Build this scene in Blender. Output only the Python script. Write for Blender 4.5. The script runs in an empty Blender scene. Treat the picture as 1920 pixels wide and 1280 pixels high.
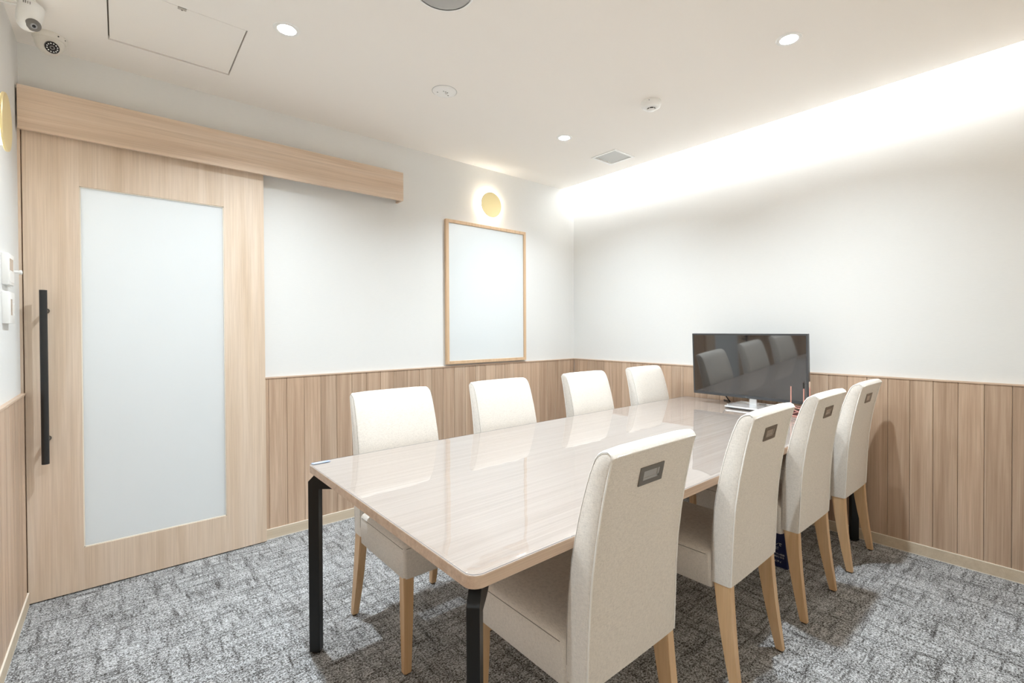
import bpy, bmesh, math, random
from mathutils import Vector, Matrix
random.seed(7)
C = bpy.context.scene.collection
SC = bpy.context.scene

# ------------------------------------------------------------------ camera
YAW, PITCH, ROLL = math.radians(49.0396), math.radians(-0.5807), math.radians(-0.2455)
F_PX = 882.157
cam_d = bpy.data.cameras.new('camera')
cam = bpy.data.objects.new('camera', cam_d); C.objects.link(cam)
fw = Vector((math.cos(YAW)*math.cos(PITCH), math.sin(YAW)*math.cos(PITCH), math.sin(PITCH)))
rt = Vector((math.sin(YAW), -math.cos(YAW), 0)); up = rt.cross(fw)
cr, sr = math.cos(ROLL), math.sin(ROLL)
rt2 = rt*cr + up*sr; up2 = up*cr - rt*sr
Mx = Matrix((rt2, up2, -fw)).transposed().to_4x4()
Mx.translation = Vector((-3.2299, -3.0680, 1.2138))
cam.matrix_world = Mx
cam_d.sensor_fit = 'HORIZONTAL'; cam_d.sensor_width = 36.0
cam_d.lens = F_PX/1920*36.0
cam_d.shift_x = -31.0057/1920; cam_d.shift_y = -12.918/1920
cam_d.clip_start = 0.02
SC.camera = cam

# ------------------------------------------------------------------ world, exposure
w = bpy.data.worlds.new('world'); SC.world = w; w.use_nodes = True
w.node_tree.nodes['Background'].inputs[0].default_value = (0.8, 0.85, 0.9, 1)
w.node_tree.nodes['Background'].inputs[1].default_value = 0.02
SC.view_settings.view_transform = 'Standard'
SC.view_settings.look = 'None'
SC.view_settings.gamma = 1.0
SC.view_settings.use_curve_mapping = False
SC.view_settings.exposure = 0.30
SC.cycles.max_bounces = 14
SC.cycles.diffuse_bounces = 10
SC.cycles.glossy_bounces = 5
SC.cycles.transmission_bounces = 6
SC.cycles.transparent_max_bounces = 8
SC.cycles.sample_clamp_indirect = 6.0

DOWN_W = 16.5        # each ceiling downlight
COVE_W = 15.5        # the strip in the cove above the right wall
CORR_W = 18.0        # the corridor lamp behind the glass of the door
SCONCE_E = 25.0      # ring behind a wall sconce
DOWN_COL = (0.84, 0.935, 1.0)
COVE_COL = (0.93, 0.97, 1.0)

# ------------------------------------------------------------------ materials
def new_mat(name):
    m = bpy.data.materials.new(name); m.use_nodes = True
    nt = m.node_tree; b = nt.nodes['Principled BSDF']
    return m, nt, b
def plain(name, col, rough=0.5, metal=0.0, spec=None, coat=0.0):
    m, nt, b = new_mat(name)
    b.inputs['Base Color'].default_value = (*col, 1)
    b.inputs['Roughness'].default_value = rough
    b.inputs['Metallic'].default_value = metal
    if spec is not None: b.inputs['Specular IOR Level'].default_value = spec
    if coat: b.inputs['Coat Weight'].default_value = coat
    # a touch of procedural unevenness in the gloss
    n = nt.nodes.new('ShaderNodeTexNoise'); n.inputs['Scale'].default_value = 35
    mr = nt.nodes.new('ShaderNodeMapRange')
    mr.inputs[3].default_value = max(0.02, rough-0.04); mr.inputs[4].default_value = min(1, rough+0.04)
    nt.links.new(n.outputs['Fac'], mr.inputs[0]); nt.links.new(mr.outputs[0], b.inputs['Roughness'])
    return m
def emit(name, col, s):
    m, nt, b = new_mat(name)
    b.inputs['Base Color'].default_value = (0.8, 0.8, 0.8, 1)
    b.inputs['Emission Color'].default_value = (*col, 1)
    b.inputs['Emission Strength'].default_value = s
    return m
def mapping(nt, scale, rnd=True):
    tc = nt.nodes.new('ShaderNodeTexCoord'); mp = nt.nodes.new('ShaderNodeMapping')
    mp.inputs['Scale'].default_value = scale
    if rnd:
        oi = nt.nodes.new('ShaderNodeObjectInfo')
        vm = nt.nodes.new('ShaderNodeVectorMath'); vm.operation = 'SCALE'
        vm.inputs[0].default_value = (3.1, 4.7, 7.3)
        nt.links.new(oi.outputs['Random'], vm.inputs['Scale'])
        va = nt.nodes.new('ShaderNodeVectorMath'); va.operation = 'ADD'
        nt.links.new(tc.outputs['Object'], va.inputs[0]); nt.links.new(vm.outputs[0], va.inputs[1])
        nt.links.new(va.outputs[0], mp.inputs['Vector'])
    else:
        nt.links.new(tc.outputs['Object'], mp.inputs['Vector'])
    return mp
def noise(nt, mp, scale=1.0, detail=5.0, rough=0.6, dist=0.0):
    n = nt.nodes.new('ShaderNodeTexNoise')
    n.inputs['Scale'].default_value = scale; n.inputs['Detail'].default_value = detail
    n.inputs['Roughness'].default_value = rough; n.inputs['Distortion'].default_value = dist
    nt.links.new(mp.outputs['Vector'], n.inputs['Vector'])
    return n
def ramp(nt, src, stops):
    r = nt.nodes.new('ShaderNodeValToRGB')
    e = r.color_ramp.elements
    while len(e) < len(stops): e.new(0.5)
    for el, (p, c) in zip(e, stops): el.position = p; el.color = (*c, 1)
    nt.links.new(src, r.inputs['Fac'])
    return r
def mixc(nt, a, b, fac, mode='MIX'):
    m = nt.nodes.new('ShaderNodeMix'); m.data_type = 'RGBA'; m.blend_type = mode
    if isinstance(fac, (int, float)): m.inputs[0].default_value = fac
    else: nt.links.new(fac, m.inputs[0])
    for s, i in ((a, 6), (b, 7)):
        if isinstance(s, tuple): m.inputs[i].default_value = (*s, 1)
        else: nt.links.new(s, m.inputs[i])
    return m.outputs[2]
def bump(nt, b, h, strength, dist=0.001):
    bp = nt.nodes.new('ShaderNodeBump')
    bp.inputs['Strength'].default_value = strength; bp.inputs['Distance'].default_value = dist
    nt.links.new(h, bp.inputs['Height']); nt.links.new(bp.outputs['Normal'], b.inputs['Normal'])
def wood(name, dark, mid, light, axis, rough=0.45, vary=0.12, coarse=1.0, streak=0.5):
    m, nt, b = new_mat(name)
    def sc(across, along): return tuple(along if a == axis else across for a in 'XYZ')
    n1 = noise(nt, mapping(nt, sc(26*coarse, 0.9)), 1.0, 4, 0.55, 0.6)       # broad figure
    n2 = noise(nt, mapping(nt, sc(210, 3.0)), 1.0, 5, 0.65, 0.2)             # fine pores
    n3 = noise(nt, mapping(nt, sc(70, 1.6)), 1.0, 3, 0.5, 0.4)
    r1 = ramp(nt, n1.outputs['Fac'], [(0.30, dark), (0.50, mid), (0.70, light)])
    r2 = ramp(nt, n2.outputs['Fac'], [(0.36, (0.74, 0.70, 0.66)), (0.60, (1.03, 1.03, 1.03))])
    r3 = ramp(nt, n3.outputs['Fac'], [(0.35, (0.88, 0.86, 0.84)), (0.62, (1.05, 1.05, 1.05))])
    c = mixc(nt, r1.outputs[0], r2.outputs[0], streak, 'MULTIPLY')
    c = mixc(nt, c, r3.outputs[0], 0.8*streak, 'MULTIPLY')
    oi = nt.nodes.new('ShaderNodeObjectInfo'); mr = nt.nodes.new('ShaderNodeMapRange')
    mr.inputs[3].default_value = 1-vary; mr.inputs[4].default_value = 1+vary
    nt.links.new(oi.outputs['Random'], mr.inputs[0])
    hs = nt.nodes.new('ShaderNodeHueSaturation'); nt.links.new(mr.outputs[0], hs.inputs['Value'])
    nt.links.new(c, hs.inputs['Color'])
    nt.links.new(hs.outputs[0], b.inputs['Base Color'])
    b.inputs['Roughness'].default_value = rough
    bump(nt, b, n2.outputs['Fac'], 0.12, 0.0006)
    return m
def paper(name, col):                       # wallpaper with a faint horizontal weave
    m, nt, b = new_mat(name)
    n = noise(nt, mapping(nt, (30, 30, 420), False), 1.0, 3, 0.6)
    r = ramp(nt, n.outputs['Fac'], [(0.3, tuple(v*0.975 for v in col)), (0.7, col)])
    nt.links.new(r.outputs[0], b.inputs['Base Color'])
    b.inputs['Roughness'].default_value = 0.75; b.inputs['Specular IOR Level'].default_value = 0.2
    bump(nt, b, n.outputs['Fac'], 0.12, 0.001)
    return m
def fabric(name, col):
    m, nt, b = new_mat(name)
    na = noise(nt, mapping(nt, (90, 90, 700)), 1.0, 4, 0.65)
    nb = noise(nt, mapping(nt, (700, 700, 90)), 1.0, 4, 0.65)
    mx = nt.nodes.new('ShaderNodeMath'); mx.operation = 'MULTIPLY'
    nt.links.new(na.outputs['Fac'], mx.inputs[0]); nt.links.new(nb.outputs['Fac'], mx.inputs[1])
    r = ramp(nt, mx.outputs[0], [(0.14, tuple(v*0.80 for v in col)), (0.30, col)])
    nt.links.new(r.outputs[0], b.inputs['Base Color'])
    b.inputs['Roughness'].default_value = 0.9; b.inputs['Specular IOR Level'].default_value = 0.15
    b.inputs['Sheen Weight'].default_value = 0.08
    bump(nt, b, mx.outputs[0], 0.5, 0.0012)
    return m
def carpet(name):
    m, nt, b = new_mat(name)
    pile = noise(nt, mapping(nt, (140, 140, 140), False), 1.0, 3, 0.75)
    tuft = noise(nt, mapping(nt, (330, 330, 330), False), 1.0, 2, 0.6)
    sx = noise(nt, mapping(nt, (6, 40, 1), False), 1.0, 4, 0.65, 0.3)
    sy = noise(nt, mapping(nt, (40, 6, 1), False), 1.0, 4, 0.65, 0.3)
    def addm(a, b_, op='ADD'):
        q = nt.nodes.new('ShaderNodeMath'); q.operation = op
        for s, i in ((a, 0), (b_, 1)):
            if isinstance(s, float): q.inputs[i].default_value = s
            else: nt.links.new(s, q.inputs[i])
        return q.outputs[0]
    # light fleck pile, darker broken lines running both ways
    st = addm(sx.outputs['Fac'], sy.outputs['Fac'], 'MINIMUM')
    v = addm(addm(pile.outputs['Fac'], 1.0, 'MULTIPLY'), addm(tuft.outputs['Fac'], 0.6, 'MULTIPLY'))
    v = addm(v, addm(st, 0.6, 'MULTIPLY'))
    v = addm(v, 0.57, 'SUBTRACT')
    r = ramp(nt, v, [(0.33, (0.030, 0.027, 0.024)), (0.44, (0.150, 0.145, 0.140)), (0.53, (0.385, 0.39, 0.395)), (0.645, (0.71, 0.725, 0.74))])
    nt.links.new(r.outputs[0], b.inputs['Base Color'])
    b.inputs['Roughness'].default_value = 0.95; b.inputs['Specular IOR Level'].default_value = 0.1
    bump(nt, b, addm(pile.outputs['Fac'], tuft.outputs['Fac']), 0.9, 0.004)
    return m

WALL = paper('white_wallpaper', (0.77, 0.775, 0.765))
CEIL = plain('ceiling_paint', (0.91, 0.88, 0.84), 0.85, spec=0.15)
HATCHP = plain('hatch_paint', (0.91, 0.88, 0.84), 0.8, spec=0.15)
GAP = plain('shadow_gap', (0.34, 0.31, 0.27), 0.9)
CARPET = carpet('carpet_grey')
PLANK = wood('plank_oak', (0.45, 0.315, 0.22), (0.545, 0.395, 0.285), (0.64, 0.49, 0.37), 'Z', 0.45, 0.11, 0.9, 0.55)
DOORW = wood('door_oak', (0.66, 0.52, 0.39), (0.72, 0.585, 0.46), (0.77, 0.645, 0.53), 'Z', 0.45, 0.02, 0.5, 0.38)
PELM = wood('pelmet_oak', (0.66, 0.50, 0.37), (0.72, 0.57, 0.44), (0.77, 0.635, 0.52), 'X', 0.45, 0.02, 0.7, 0.42)
TABW = wood('table_wood', (0.415, 0.34, 0.29), (0.455, 0.38, 0.33), (0.49, 0.42, 0.37), 'X', 0.4, 0.0, 1.6, 0.42)
TABE = wood('table_edge', (0.56, 0.41, 0.30), (0.66, 0.505, 0.39), (0.70, 0.56, 0.44), 'X', 0.45, 0.0, 1.2, 0.4)
FRAMEW = wood('frame_wood', (0.58, 0.39, 0.23), (0.66, 0.46, 0.29), (0.70, 0.51, 0.33), 'Z', 0.45, 0.03, 1.5, 0.3)
FRONTW = wood('front_wall_bounce_wood', (0.70, 0.60, 0.48), (0.76, 0.66, 0.54), (0.80, 0.71, 0.60), 'Z', 0.5, 0.0, 0.8, 0.4)  # for the unseen wall; tone picked for the light it bounces back
BASEB = wood('baseboard_oak', (0.58, 0.48, 0.35), (0.62, 0.52, 0.39), (0.66, 0.56, 0.43), 'X', 0.5, 0.02, 1.0, 0.25)
BASEE = plain('baseboard_edge', (0.82, 0.76, 0.66), 0.5)
TRIMW = plain('trim_cap', (0.60, 0.45, 0.34), 0.45)
LEGW = wood('beech_leg', (0.60, 0.385, 0.20), (0.68, 0.46, 0.26), (0.72, 0.51, 0.31), 'Z', 0.4, 0.05, 0.7, 0.25)
FAB = fabric('linen_fabric', (0.80, 0.755, 0.695))
PIPE = plain('piping', (0.88, 0.865, 0.83), 0.8)
SEAM = plain('seam_thread', (0.30, 0.28, 0.25), 0.9)
BLACK = plain('black_powder_coat', (0.007, 0.007, 0.007), 0.36, spec=0.35)
RUBBER = plain('dark_glide', (0.03, 0.02, 0.015), 0.6)
HANDLEM = plain('handle_black', (0.018, 0.018, 0.018), 0.45)
STEEL = plain('brushed_steel', (0.55, 0.53, 0.50), 0.32, 1.0)
CHROME = plain('chrome', (0.80, 0.80, 0.80), 0.12, 1.0)
SILVER = plain('silver_plastic', (0.78, 0.79, 0.80), 0.22, 0.6)
PEWTER = plain('pewter', (0.24, 0.22, 0.195), 0.35, 0.85)
BOARD = plain('whiteboard_enamel', (0.70, 0.735, 0.745), 0.12)
GOLD = plain('brass_disc', (0.80, 0.67, 0.37), 0.40, 0.6)
WPLAS = plain('white_plastic', (0.88, 0.88, 0.865), 0.35)
WPLAS2 = plain('warm_white_plastic', (0.74, 0.71, 0.65), 0.35)
GREYP = plain('grey_plastic', (0.18, 0.17, 0.16), 0.35)
LGREY = plain('light_grey_mesh', (0.44, 0.44, 0.43), 0.5)
DKP = plain('dark_slot', (0.03, 0.03, 0.03), 0.7)
BEZEL = plain('bezel', (0.055, 0.057, 0.06), 0.3)
SCREEN = plain('screen_off', (0.008, 0.008, 0.009), 0.05, spec=1.0, coat=1.0)
SCREEN.node_tree.nodes['Principled BSDF'].inputs['Coat IOR'].default_value = 1.75
LENS = plain('lens', (0.004, 0.004, 0.006), 0.05)
LCD = plain('lcd_window', (0.55, 0.46, 0.39), 0.25)
ROSE = plain('rose_gold', (0.80, 0.42, 0.36), 0.3, 0.7)
NAVY = plain('navy_print', (0.008, 0.014, 0.075), 0.4)
INK = plain('white_ink', (0.80, 0.80, 0.82), 0.6)
LILAC = plain('lilac_print', (0.40, 0.37, 0.46), 0.5)
CORRW = plain('corridor_wall', (0.78, 0.82, 0.85), 0.8)
LAMP = emit('lamp_glow', (1.0, 0.99, 0.97), 14.0)
STRIP = emit('strip_glow', (1.0, 1.0, 1.0), 4.0)
RING = emit('sconce_glow', (1.0, 0.93, 0.82), SCONCE_E)
LEDB = emit('blue_led', (0.35, 0.35, 1.0), 6.0)
IRL = plain('ir_led', (0.72, 0.72, 0.70), 0.2)

def clear_mat():
    m, nt, b = new_mat('clear_mat')
    nt.nodes.remove(b); out = nt.nodes['Material Output']
    tr = nt.nodes.new('ShaderNodeBsdfTransparent'); tr.inputs[0].default_value = (0.97, 0.975, 0.98, 1)
    gl = nt.nodes.new('ShaderNodeBsdfGlossy'); gl.inputs['Roughness'].default_value = 0.025
    fr = nt.nodes.new('ShaderNodeFresnel'); fr.inputs['IOR'].default_value = 1.65
    n = noise(nt, mapping(nt, (7, 7, 7), False), 1.0, 2, 0.5)
    bp = nt.nodes.new('ShaderNodeBump'); bp.inputs['Strength'].default_value = 0.10; bp.inputs['Distance'].default_value = 0.004
    nt.links.new(n.outputs['Fac'], bp.inputs['Height'])
    nt.links.new(bp.outputs[0], gl.inputs['Normal']); nt.links.new(bp.outputs[0], fr.inputs['Normal'])
    mx = nt.nodes.new('ShaderNodeMixShader')
    ge = nt.nodes.new('ShaderNodeNewGeometry'); sb = nt.nodes.new('ShaderNodeMath'); sb.operation = 'SUBTRACT'; sb.inputs[0].default_value = 1.0
    nt.links.new(ge.outputs['Backfacing'], sb.inputs[1])
    ml = nt.nodes.new('ShaderNodeMath'); ml.operation = 'MULTIPLY'; nt.links.new(fr.outputs[0], ml.inputs[0]); nt.links.new(sb.outputs[0], ml.inputs[1])
    nt.links.new(ml.outputs[0], mx.inputs[0]); nt.links.new(tr.outputs[0], mx.inputs[1]); nt.links.new(gl.outputs[0], mx.inputs[2])
    nt.links.new(mx.outputs[0], out.inputs['Surface'])
    return m
MATC = clear_mat()
MATE = plain('mat_edge', (0.40, 0.41, 0.46), 0.5)
def frosted():
    m, nt, b = new_mat('frosted_glass')
    b.inputs['Base Color'].default_value = (0.86, 0.875, 0.88, 1)
    b.inputs['Roughness'].default_value = 0.22; b.inputs['Specular IOR Level'].default_value = 0.25
    out = nt.nodes['Material Output']
    tl = nt.nodes.new('ShaderNodeBsdfTranslucent'); tl.inputs[0].default_value = (0.90, 0.92, 0.93, 1)
    n = noise(nt, mapping(nt, (400, 400, 400), False), 1.0, 2, 0.6); bump(nt, b, n.outputs['Fac'], 0.05, 0.0005)
    mx = nt.nodes.new('ShaderNodeMixShader'); mx.inputs[0].default_value = 0.55
    nt.links.new(b.outputs[0], mx.inputs[1]); nt.links.new(tl.outputs[0], mx.inputs[2])
    nt.links.new(mx.outputs[0], out.inputs['Surface'])
    return m
FROST = frosted()

# ------------------------------------------------------------------ mesh helpers
def bm_new(): return bmesh.new()
def box(bm, x0, x1, y0, y1, z0, z1, bev=0.0, seg=2):
    r = bmesh.ops.create_cube(bm, size=1.0)
    vs = r['verts']
    for v in vs:
        v.co = Vector(((x0+x1)/2 + v.co.x*(x1-x0), (y0+y1)/2 + v.co.y*(y1-y0), (z0+z1)/2 + v.co.z*(z1-z0)))
    if bev > 0:
        es = list({e for v in vs for e in v.link_edges})
        bmesh.ops.bevel(bm, geom=es, offset=bev, segments=seg, profile=0.5, affect='EDGES', clamp_overlap=True)
    return bm
def cyl(bm, p0, p1, r0, r1=None, n=20, caps=True):
    if r1 is None: r1 = r0
    p0, p1 = Vector(p0), Vector(p1); d = (p1-p0)
    q = Vector((0, 0, 1)).rotation_difference(d.normalized())
    A, B = [], []
    for i in range(n):
        a = 2*math.pi*i/n; o = Vector((math.cos(a), math.sin(a), 0))
        A.append(bm.verts.new(p0 + q @ (o*r0))); B.append(bm.verts.new(p1 + q @ (o*r1)))
    for i in range(n):
        j = (i+1) % n; bm.faces.new((A[i], A[j], B[j], B[i]))
    if caps:
        bm.faces.new(A[::-1]); bm.faces.new(B)
    return bm
def lathe(bm, prof, n=32, origin=(0, 0, 0), axis=(0, 0, 1)):
    q = Vector((0, 0, 1)).rotation_difference(Vector(axis).normalized()); o = Vector(origin)
    rings = []
    for r, z in prof:
        if r < 1e-6: rings.append([bm.verts.new(o + q @ Vector((0, 0, z)))])
        else: rings.append([bm.verts.new(o + q @ Vector((r*math.cos(2*math.pi*i/n), r*math.sin(2*math.pi*i/n), z))) for i in range(n)])
    for a, b in zip(rings, rings[1:]):
        for i in range(n):
            j = (i+1) % n
            f = [a[i % len(a)], a[j % len(a)], b[j % len(b)], b[i % len(b)]]
            u = []
            for v in f:
                if v not in u: u.append(v)
            if len(u) >= 3: bm.faces.new(u)
    return bm
def tube(bm, pts, r, n=6):
    for a, b in zip(pts, pts[1:]): cyl(bm, a, b, r, n=n)
    return bm
def sweep(bm, secs, cap=True):                # secs: equal-length closed loops
    L = [[bm.verts.new(Vector(p)) for p in s] for s in secs]
    n = len(L[0])
    for a, b in zip(L, L[1:]):
        for i in range(n):
            j = (i+1) % n; bm.faces.new((a[i], a[j], b[j], b[i]))
    if cap: bm.faces.new(L[0][::-1]); bm.faces.new(L[-1])
    return bm
def round_rect(x0, x1, y0, y1, r, n=6):
    pts = []
    for cx, cy, a0 in ((x1-r, y1-r, 0), (x0+r, y1-r, 90), (x0+r, y0+r, 180), (x1-r, y0+r, 270)):
        for i in range(n+1):
            a = math.radians(a0 + 90*i/n); pts.append((cx + r*math.cos(a), cy + r*math.sin(a)))
    return pts
def obj(name, bm, mat, parent=None, smooth=30, loc=None, rot=None):
    bmesh.ops.recalc_face_normals(bm, faces=bm.faces)
    me = bpy.data.meshes.new(name); bm.to_mesh(me); bm.free()
    for m in (mat if isinstance(mat, (list, tuple)) else [mat]): me.materials.append(m)
    if smooth:
        for p in me.polygons: p.use_smooth = True
        me.set_sharp_from_angle(angle=math.radians(smooth))
    o = bpy.data.objects.new(name, me); C.objects.link(o)
    if parent: o.parent = parent
    if loc: o.location = loc
    if rot: o.rotation_euler = rot
    return o
def tag(o, label=None, cat=None, group=None, kind=None):
    if label: o['label'] = label
    if cat: o['category'] = cat
    if group: o['group'] = group
    if kind: o['kind'] = kind
    return o
def thing(name, label, cat, loc=(0, 0, 0), rz=0.0, group=None):
    o = bpy.data.objects.new(name, None); C.objects.link(o)
    o.empty_display_size = 0.05
    o.location = loc; o.rotation_euler = (0, 0, rz)
    return tag(o, label, cat, group)
def struct(name, bm, mat, label=None, cat=None, smooth=30):
    return tag(obj(name, bm, mat, None, smooth), label, cat, None, 'structure')
def copy_tree(o, parent=None):
    c = o.copy(); C.objects.link(c); c.parent = parent
    for ch in list(o.children): copy_tree(ch, c)
    return c
def grid(bm, us, vs, holes, f):                # sheet of cells with rectangular holes; f maps (u,v) to a point
    us = sorted(set(us)); vs = sorted(set(vs)); cache = {}
    def V(u, v):
        if (u, v) not in cache: cache[(u, v)] = bm.verts.new(Vector(f(u, v)))
        return cache[(u, v)]
    for u0, u1 in zip(us, us[1:]):
        for v0, v1 in zip(vs, vs[1:]):
            cu, cv = (u0+u1)/2, (v0+v1)/2
            if any(h[0] < cu < h[1] and h[2] < cv < h[3] for h in holes): continue
            bm.faces.new((V(u0, v0), V(u1, v0), V(u1, v1), V(u0, v1)))
    return bm
def thicken(bm, vec):
    r = bmesh.ops.extrude_face_region(bm, geom=bm.faces[:], use_keep_orig=True)
    for e in r['geom']:
        if isinstance(e, bmesh.types.BMVert): e.co += Vector(vec)
def light_area(name, parent, loc, rot, shape, sx, sy, power, col, spread=180):
    d = bpy.data.lights.new(name, 'AREA'); d.shape = shape; d.size = sx
    if shape in ('RECTANGLE', 'ELLIPSE'): d.size_y = sy
    d.energy = power; d.color = col; d.spread = math.radians(spread)
    o = bpy.data.objects.new(name, d); C.objects.link(o); o.location = loc; o.rotation_euler = rot
    if parent: o.parent = parent
    return o

# ------------------------------------------------------------------ room: x<0 along the door wall, y<0 along the right wall
XL, YF, H = -3.562, -3.20, 2.5
RAIL = 0.945
HATCH = (-3.257, -2.803, -0.748, -0.284)
VENT = (-0.552, -0.328, -0.933, -0.709)
DL = [(-2.68, -0.870), (-0.970, -0.838), (-0.974, -2.242), (-2.68, -2.242)]
COVE = -0.156

struct('floor', grid(bm_new(), [XL, 0.0], [YF, 0.0], [], lambda u, v: (u, v, 0)), CARPET, 'grey flecked loop carpet over the whole floor', 'floor')
holes = [HATCH, VENT] + [(x-0.035, x+0.035, y-0.035, y+0.035) for x, y in DL]
us, vs = [XL, COVE], [YF, 0.0]
for h in holes: us += [h[0], h[1]]; vs += [h[2], h[3]]
bm = grid(bm_new(), us, vs, holes, lambda u, v: (u, v, H))
thicken(bm, (0, 0, 0.018))
struct('ceiling', bm, CEIL, 'flat warm white ceiling ending at a light cove on the right', 'ceiling', 0)
# cove recess above the right wall
bm = bm_new()
box(bm, -0.46, 0.06, YF, 0.0, 2.80, 2.83); box(bm, -0.46, -0.44, YF, 0.0, H+0.018, 2.80)
struct('trim_5', bm, CEIL, 'recess of the light cove above the right wall', 'cove', 0)

DOOR_OP = (-3.50, -2.66, 0.0, 2.05)
bm = grid(bm_new(), [XL, DOOR_OP[0], DOOR_OP[1], 0.0], [0.0, DOOR_OP[3], 2.83], [DOOR_OP], lambda u, v: (u, 0, v))
thicken(bm, (0, 0.09, 0))
wall_back = struct('wall_back', bm, WALL, 'white papered wall behind the table with the sliding door', 'wall', 0)
bm = bm_new(); box(bm, 0.0, 0.09, YF-0.09, 0.09, 0.0, 2.83)
wall_right = struct('wall_right', bm, WALL, 'white papered wall washed by cove light behind the monitor', 'wall', 0)
bm = bm_new(); box(bm, XL-0.09, XL, YF-0.09, 0.09, 0.0, 2.83)
wall_left = struct('wall_left', bm, WALL, 'white papered wall with controllers at the left edge', 'wall', 0)
bm = bm_new(); box(bm, XL, 0.0, YF-0.09, YF, 0.0, 2.83)
wall_front = struct('wall_front', bm, FRONTW, 'unseen wall behind the photographer, wood tone chosen for bounced light', 'wall', 0)

# wainscot planks, one object each, sharing one mesh
BH = 0.060
PW, PT = 0.0968, 0.012
def plank_mesh(width):
    bm = bm_new(); g = 0.0007; c = 0.0014
    prof = [(g, 0), (g, -(PT-c)), (g+c, -PT), (width-g-c, -PT), (width-g, -(PT-c)), (width-g, 0)]
    sweep(bm, [[(x, y, BH) for x, y in prof], [(x, y, RAIL-0.008) for x, y in prof]])
    return bm
proto = {}
def planks(parent, start, end, place, phase):
    """planks from start to end along the wall; place(s) gives location, rotation of a plank whose left foot is at s"""
    s = start; first = True
    while s < end-0.004:
        wd = min(PW, end-s)
        if first and phase: wd = phase
        key = round(wd, 3)
        if key not in proto:
            o = obj('plank', plank_mesh(wd), PLANK, parent, 0); proto[key] = o.data
        else:
            o = bpy.data.objects.new('plank', proto[key]); C.objects.link(o); o.parent = parent
        o.location, o.rotation_euler = place(s)
        s += wd; first = False
planks(wall_back, -2.672, -PT, lambda s: ((s, 0, 0), (0, 0, 0)), 0.091)
planks(wall_right, PT, -YF, lambda s: ((0, -s, 0), (0, 0, -math.pi/2)), 0.0685)
planks(wall_left, -YF-3.14, 3.135, lambda s: ((XL, YF+s, 0), (0, 0, math.pi/2)), None)
# dark backing seen in the joints, kept behind the planks
def strip(name, pts, mat, label=None, cat=None):
    bm = bm_new()
    for b in pts: box(bm, *b)
    return struct(name, bm, mat, label, cat, 0)
# cap rail
RT = 0.016
strip('trim_1', [(-2.64, 0.0, -RT, 0, RAIL-0.008, RAIL)], TRIMW, 'thin wooden cap rail on the back wall panelling', 'trim')
strip('trim_2', [(-RT, 0.0, YF, -RT, RAIL-0.008, RAIL)], TRIMW, 'thin wooden cap rail on the right wall panelling', 'trim')
strip('trim_3', [(XL, XL+RT, YF, -0.05, RAIL-0.008, RAIL)], TRIMW, 'thin wooden cap rail on the left wall panelling', 'trim')
def baseboard(name, x0, x1, y0, y1, label):
    o = struct(name, box(bm_new(), x0, x1, y0, y1, 0.004, BH-0.003), BASEB, label, 'baseboard', 0)
    bm = bm_new(); box(bm, x0, x1, y0, y1, BH-0.003, BH); box(bm, x0, x1, y0, y1, 0.0, 0.004)
    obj('edge_strip', bm, BASEE, o, 0)
baseboard('baseboard_back', -2.645, -0.017, -0.017, 0.0, 'pale oak baseboard under the back wall panelling')
baseboard('baseboard_right', -0.017, 0.0, YF, 0.0, 'pale oak baseboard under the right wall panelling')
baseboard('baseboard_left', XL, XL+0.017, YF, -0.05, 'pale oak baseboard under the left wall panelling')

# ------------------------------------------------------------------ sliding door
door = tag(bpy.data.objects.new('door_1', None), 'pale oak sliding door with tall frosted glass and black bar handle', 'door', None, 'structure')
C.objects.link(door); door.location = (0, 0, 0)
DX0, DX1, DY0, DY1, DZ0, DZ1 = -3.549, -2.604, -0.045, -0.017, 0.006, 2.135
GX0, GX1, GZ0, GZ1 = -3.367, -2.798, 0.204, 1.890
for nm, a in (('stile', (DX0, GX0, DZ0, DZ1)), ('stile', (GX1, DX1, DZ0, DZ1)), ('top_rail', (GX0, GX1, GZ1, DZ1)), ('bottom_rail', (GX0, GX1, DZ0, GZ0))):
    obj(nm, box(bm_new(), a[0], a[1], DY0, DY1, a[2], a[3], 0.0005, 1), DOORW, door, 0)
obj('glass_pane', box(bm_new(), GX0, GX1, -0.036, -0.030, GZ0, GZ1), FROST, door, 0)
bm = bm_new()
for b in ((GX0, GX0+0.004, GZ0, GZ1), (GX1-0.004, GX1, GZ0, GZ1), (GX0, GX1, GZ0, GZ0+0.004), (GX0, GX1, GZ1-0.004, GZ1)):
    box(bm, b[0], b[1], -0.042, -0.036, b[2], b[3])
obj('glazing_bead', bm, BASEE, door, 0)
hx, hy = -3.484, -0.103
bm = bm_new(); cyl(bm, (hx, hy, 0.630), (hx, hy, 1.398), 0.0128, n=24)
hd = obj('handle', bm, HANDLEM, door)
for hz in (1.308, 0.735):
    bm = bm_new(); cyl(bm, (hx+0.004, hy, hz), (hx+0.004, DY0, hz), 0.0075, n=16); cyl(bm, (hx+0.004, DY0-0.003, hz), (hx+0.004, DY0, hz), 0.012, n=16)
    obj('standoff', bm, PEWTER, hd)
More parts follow.
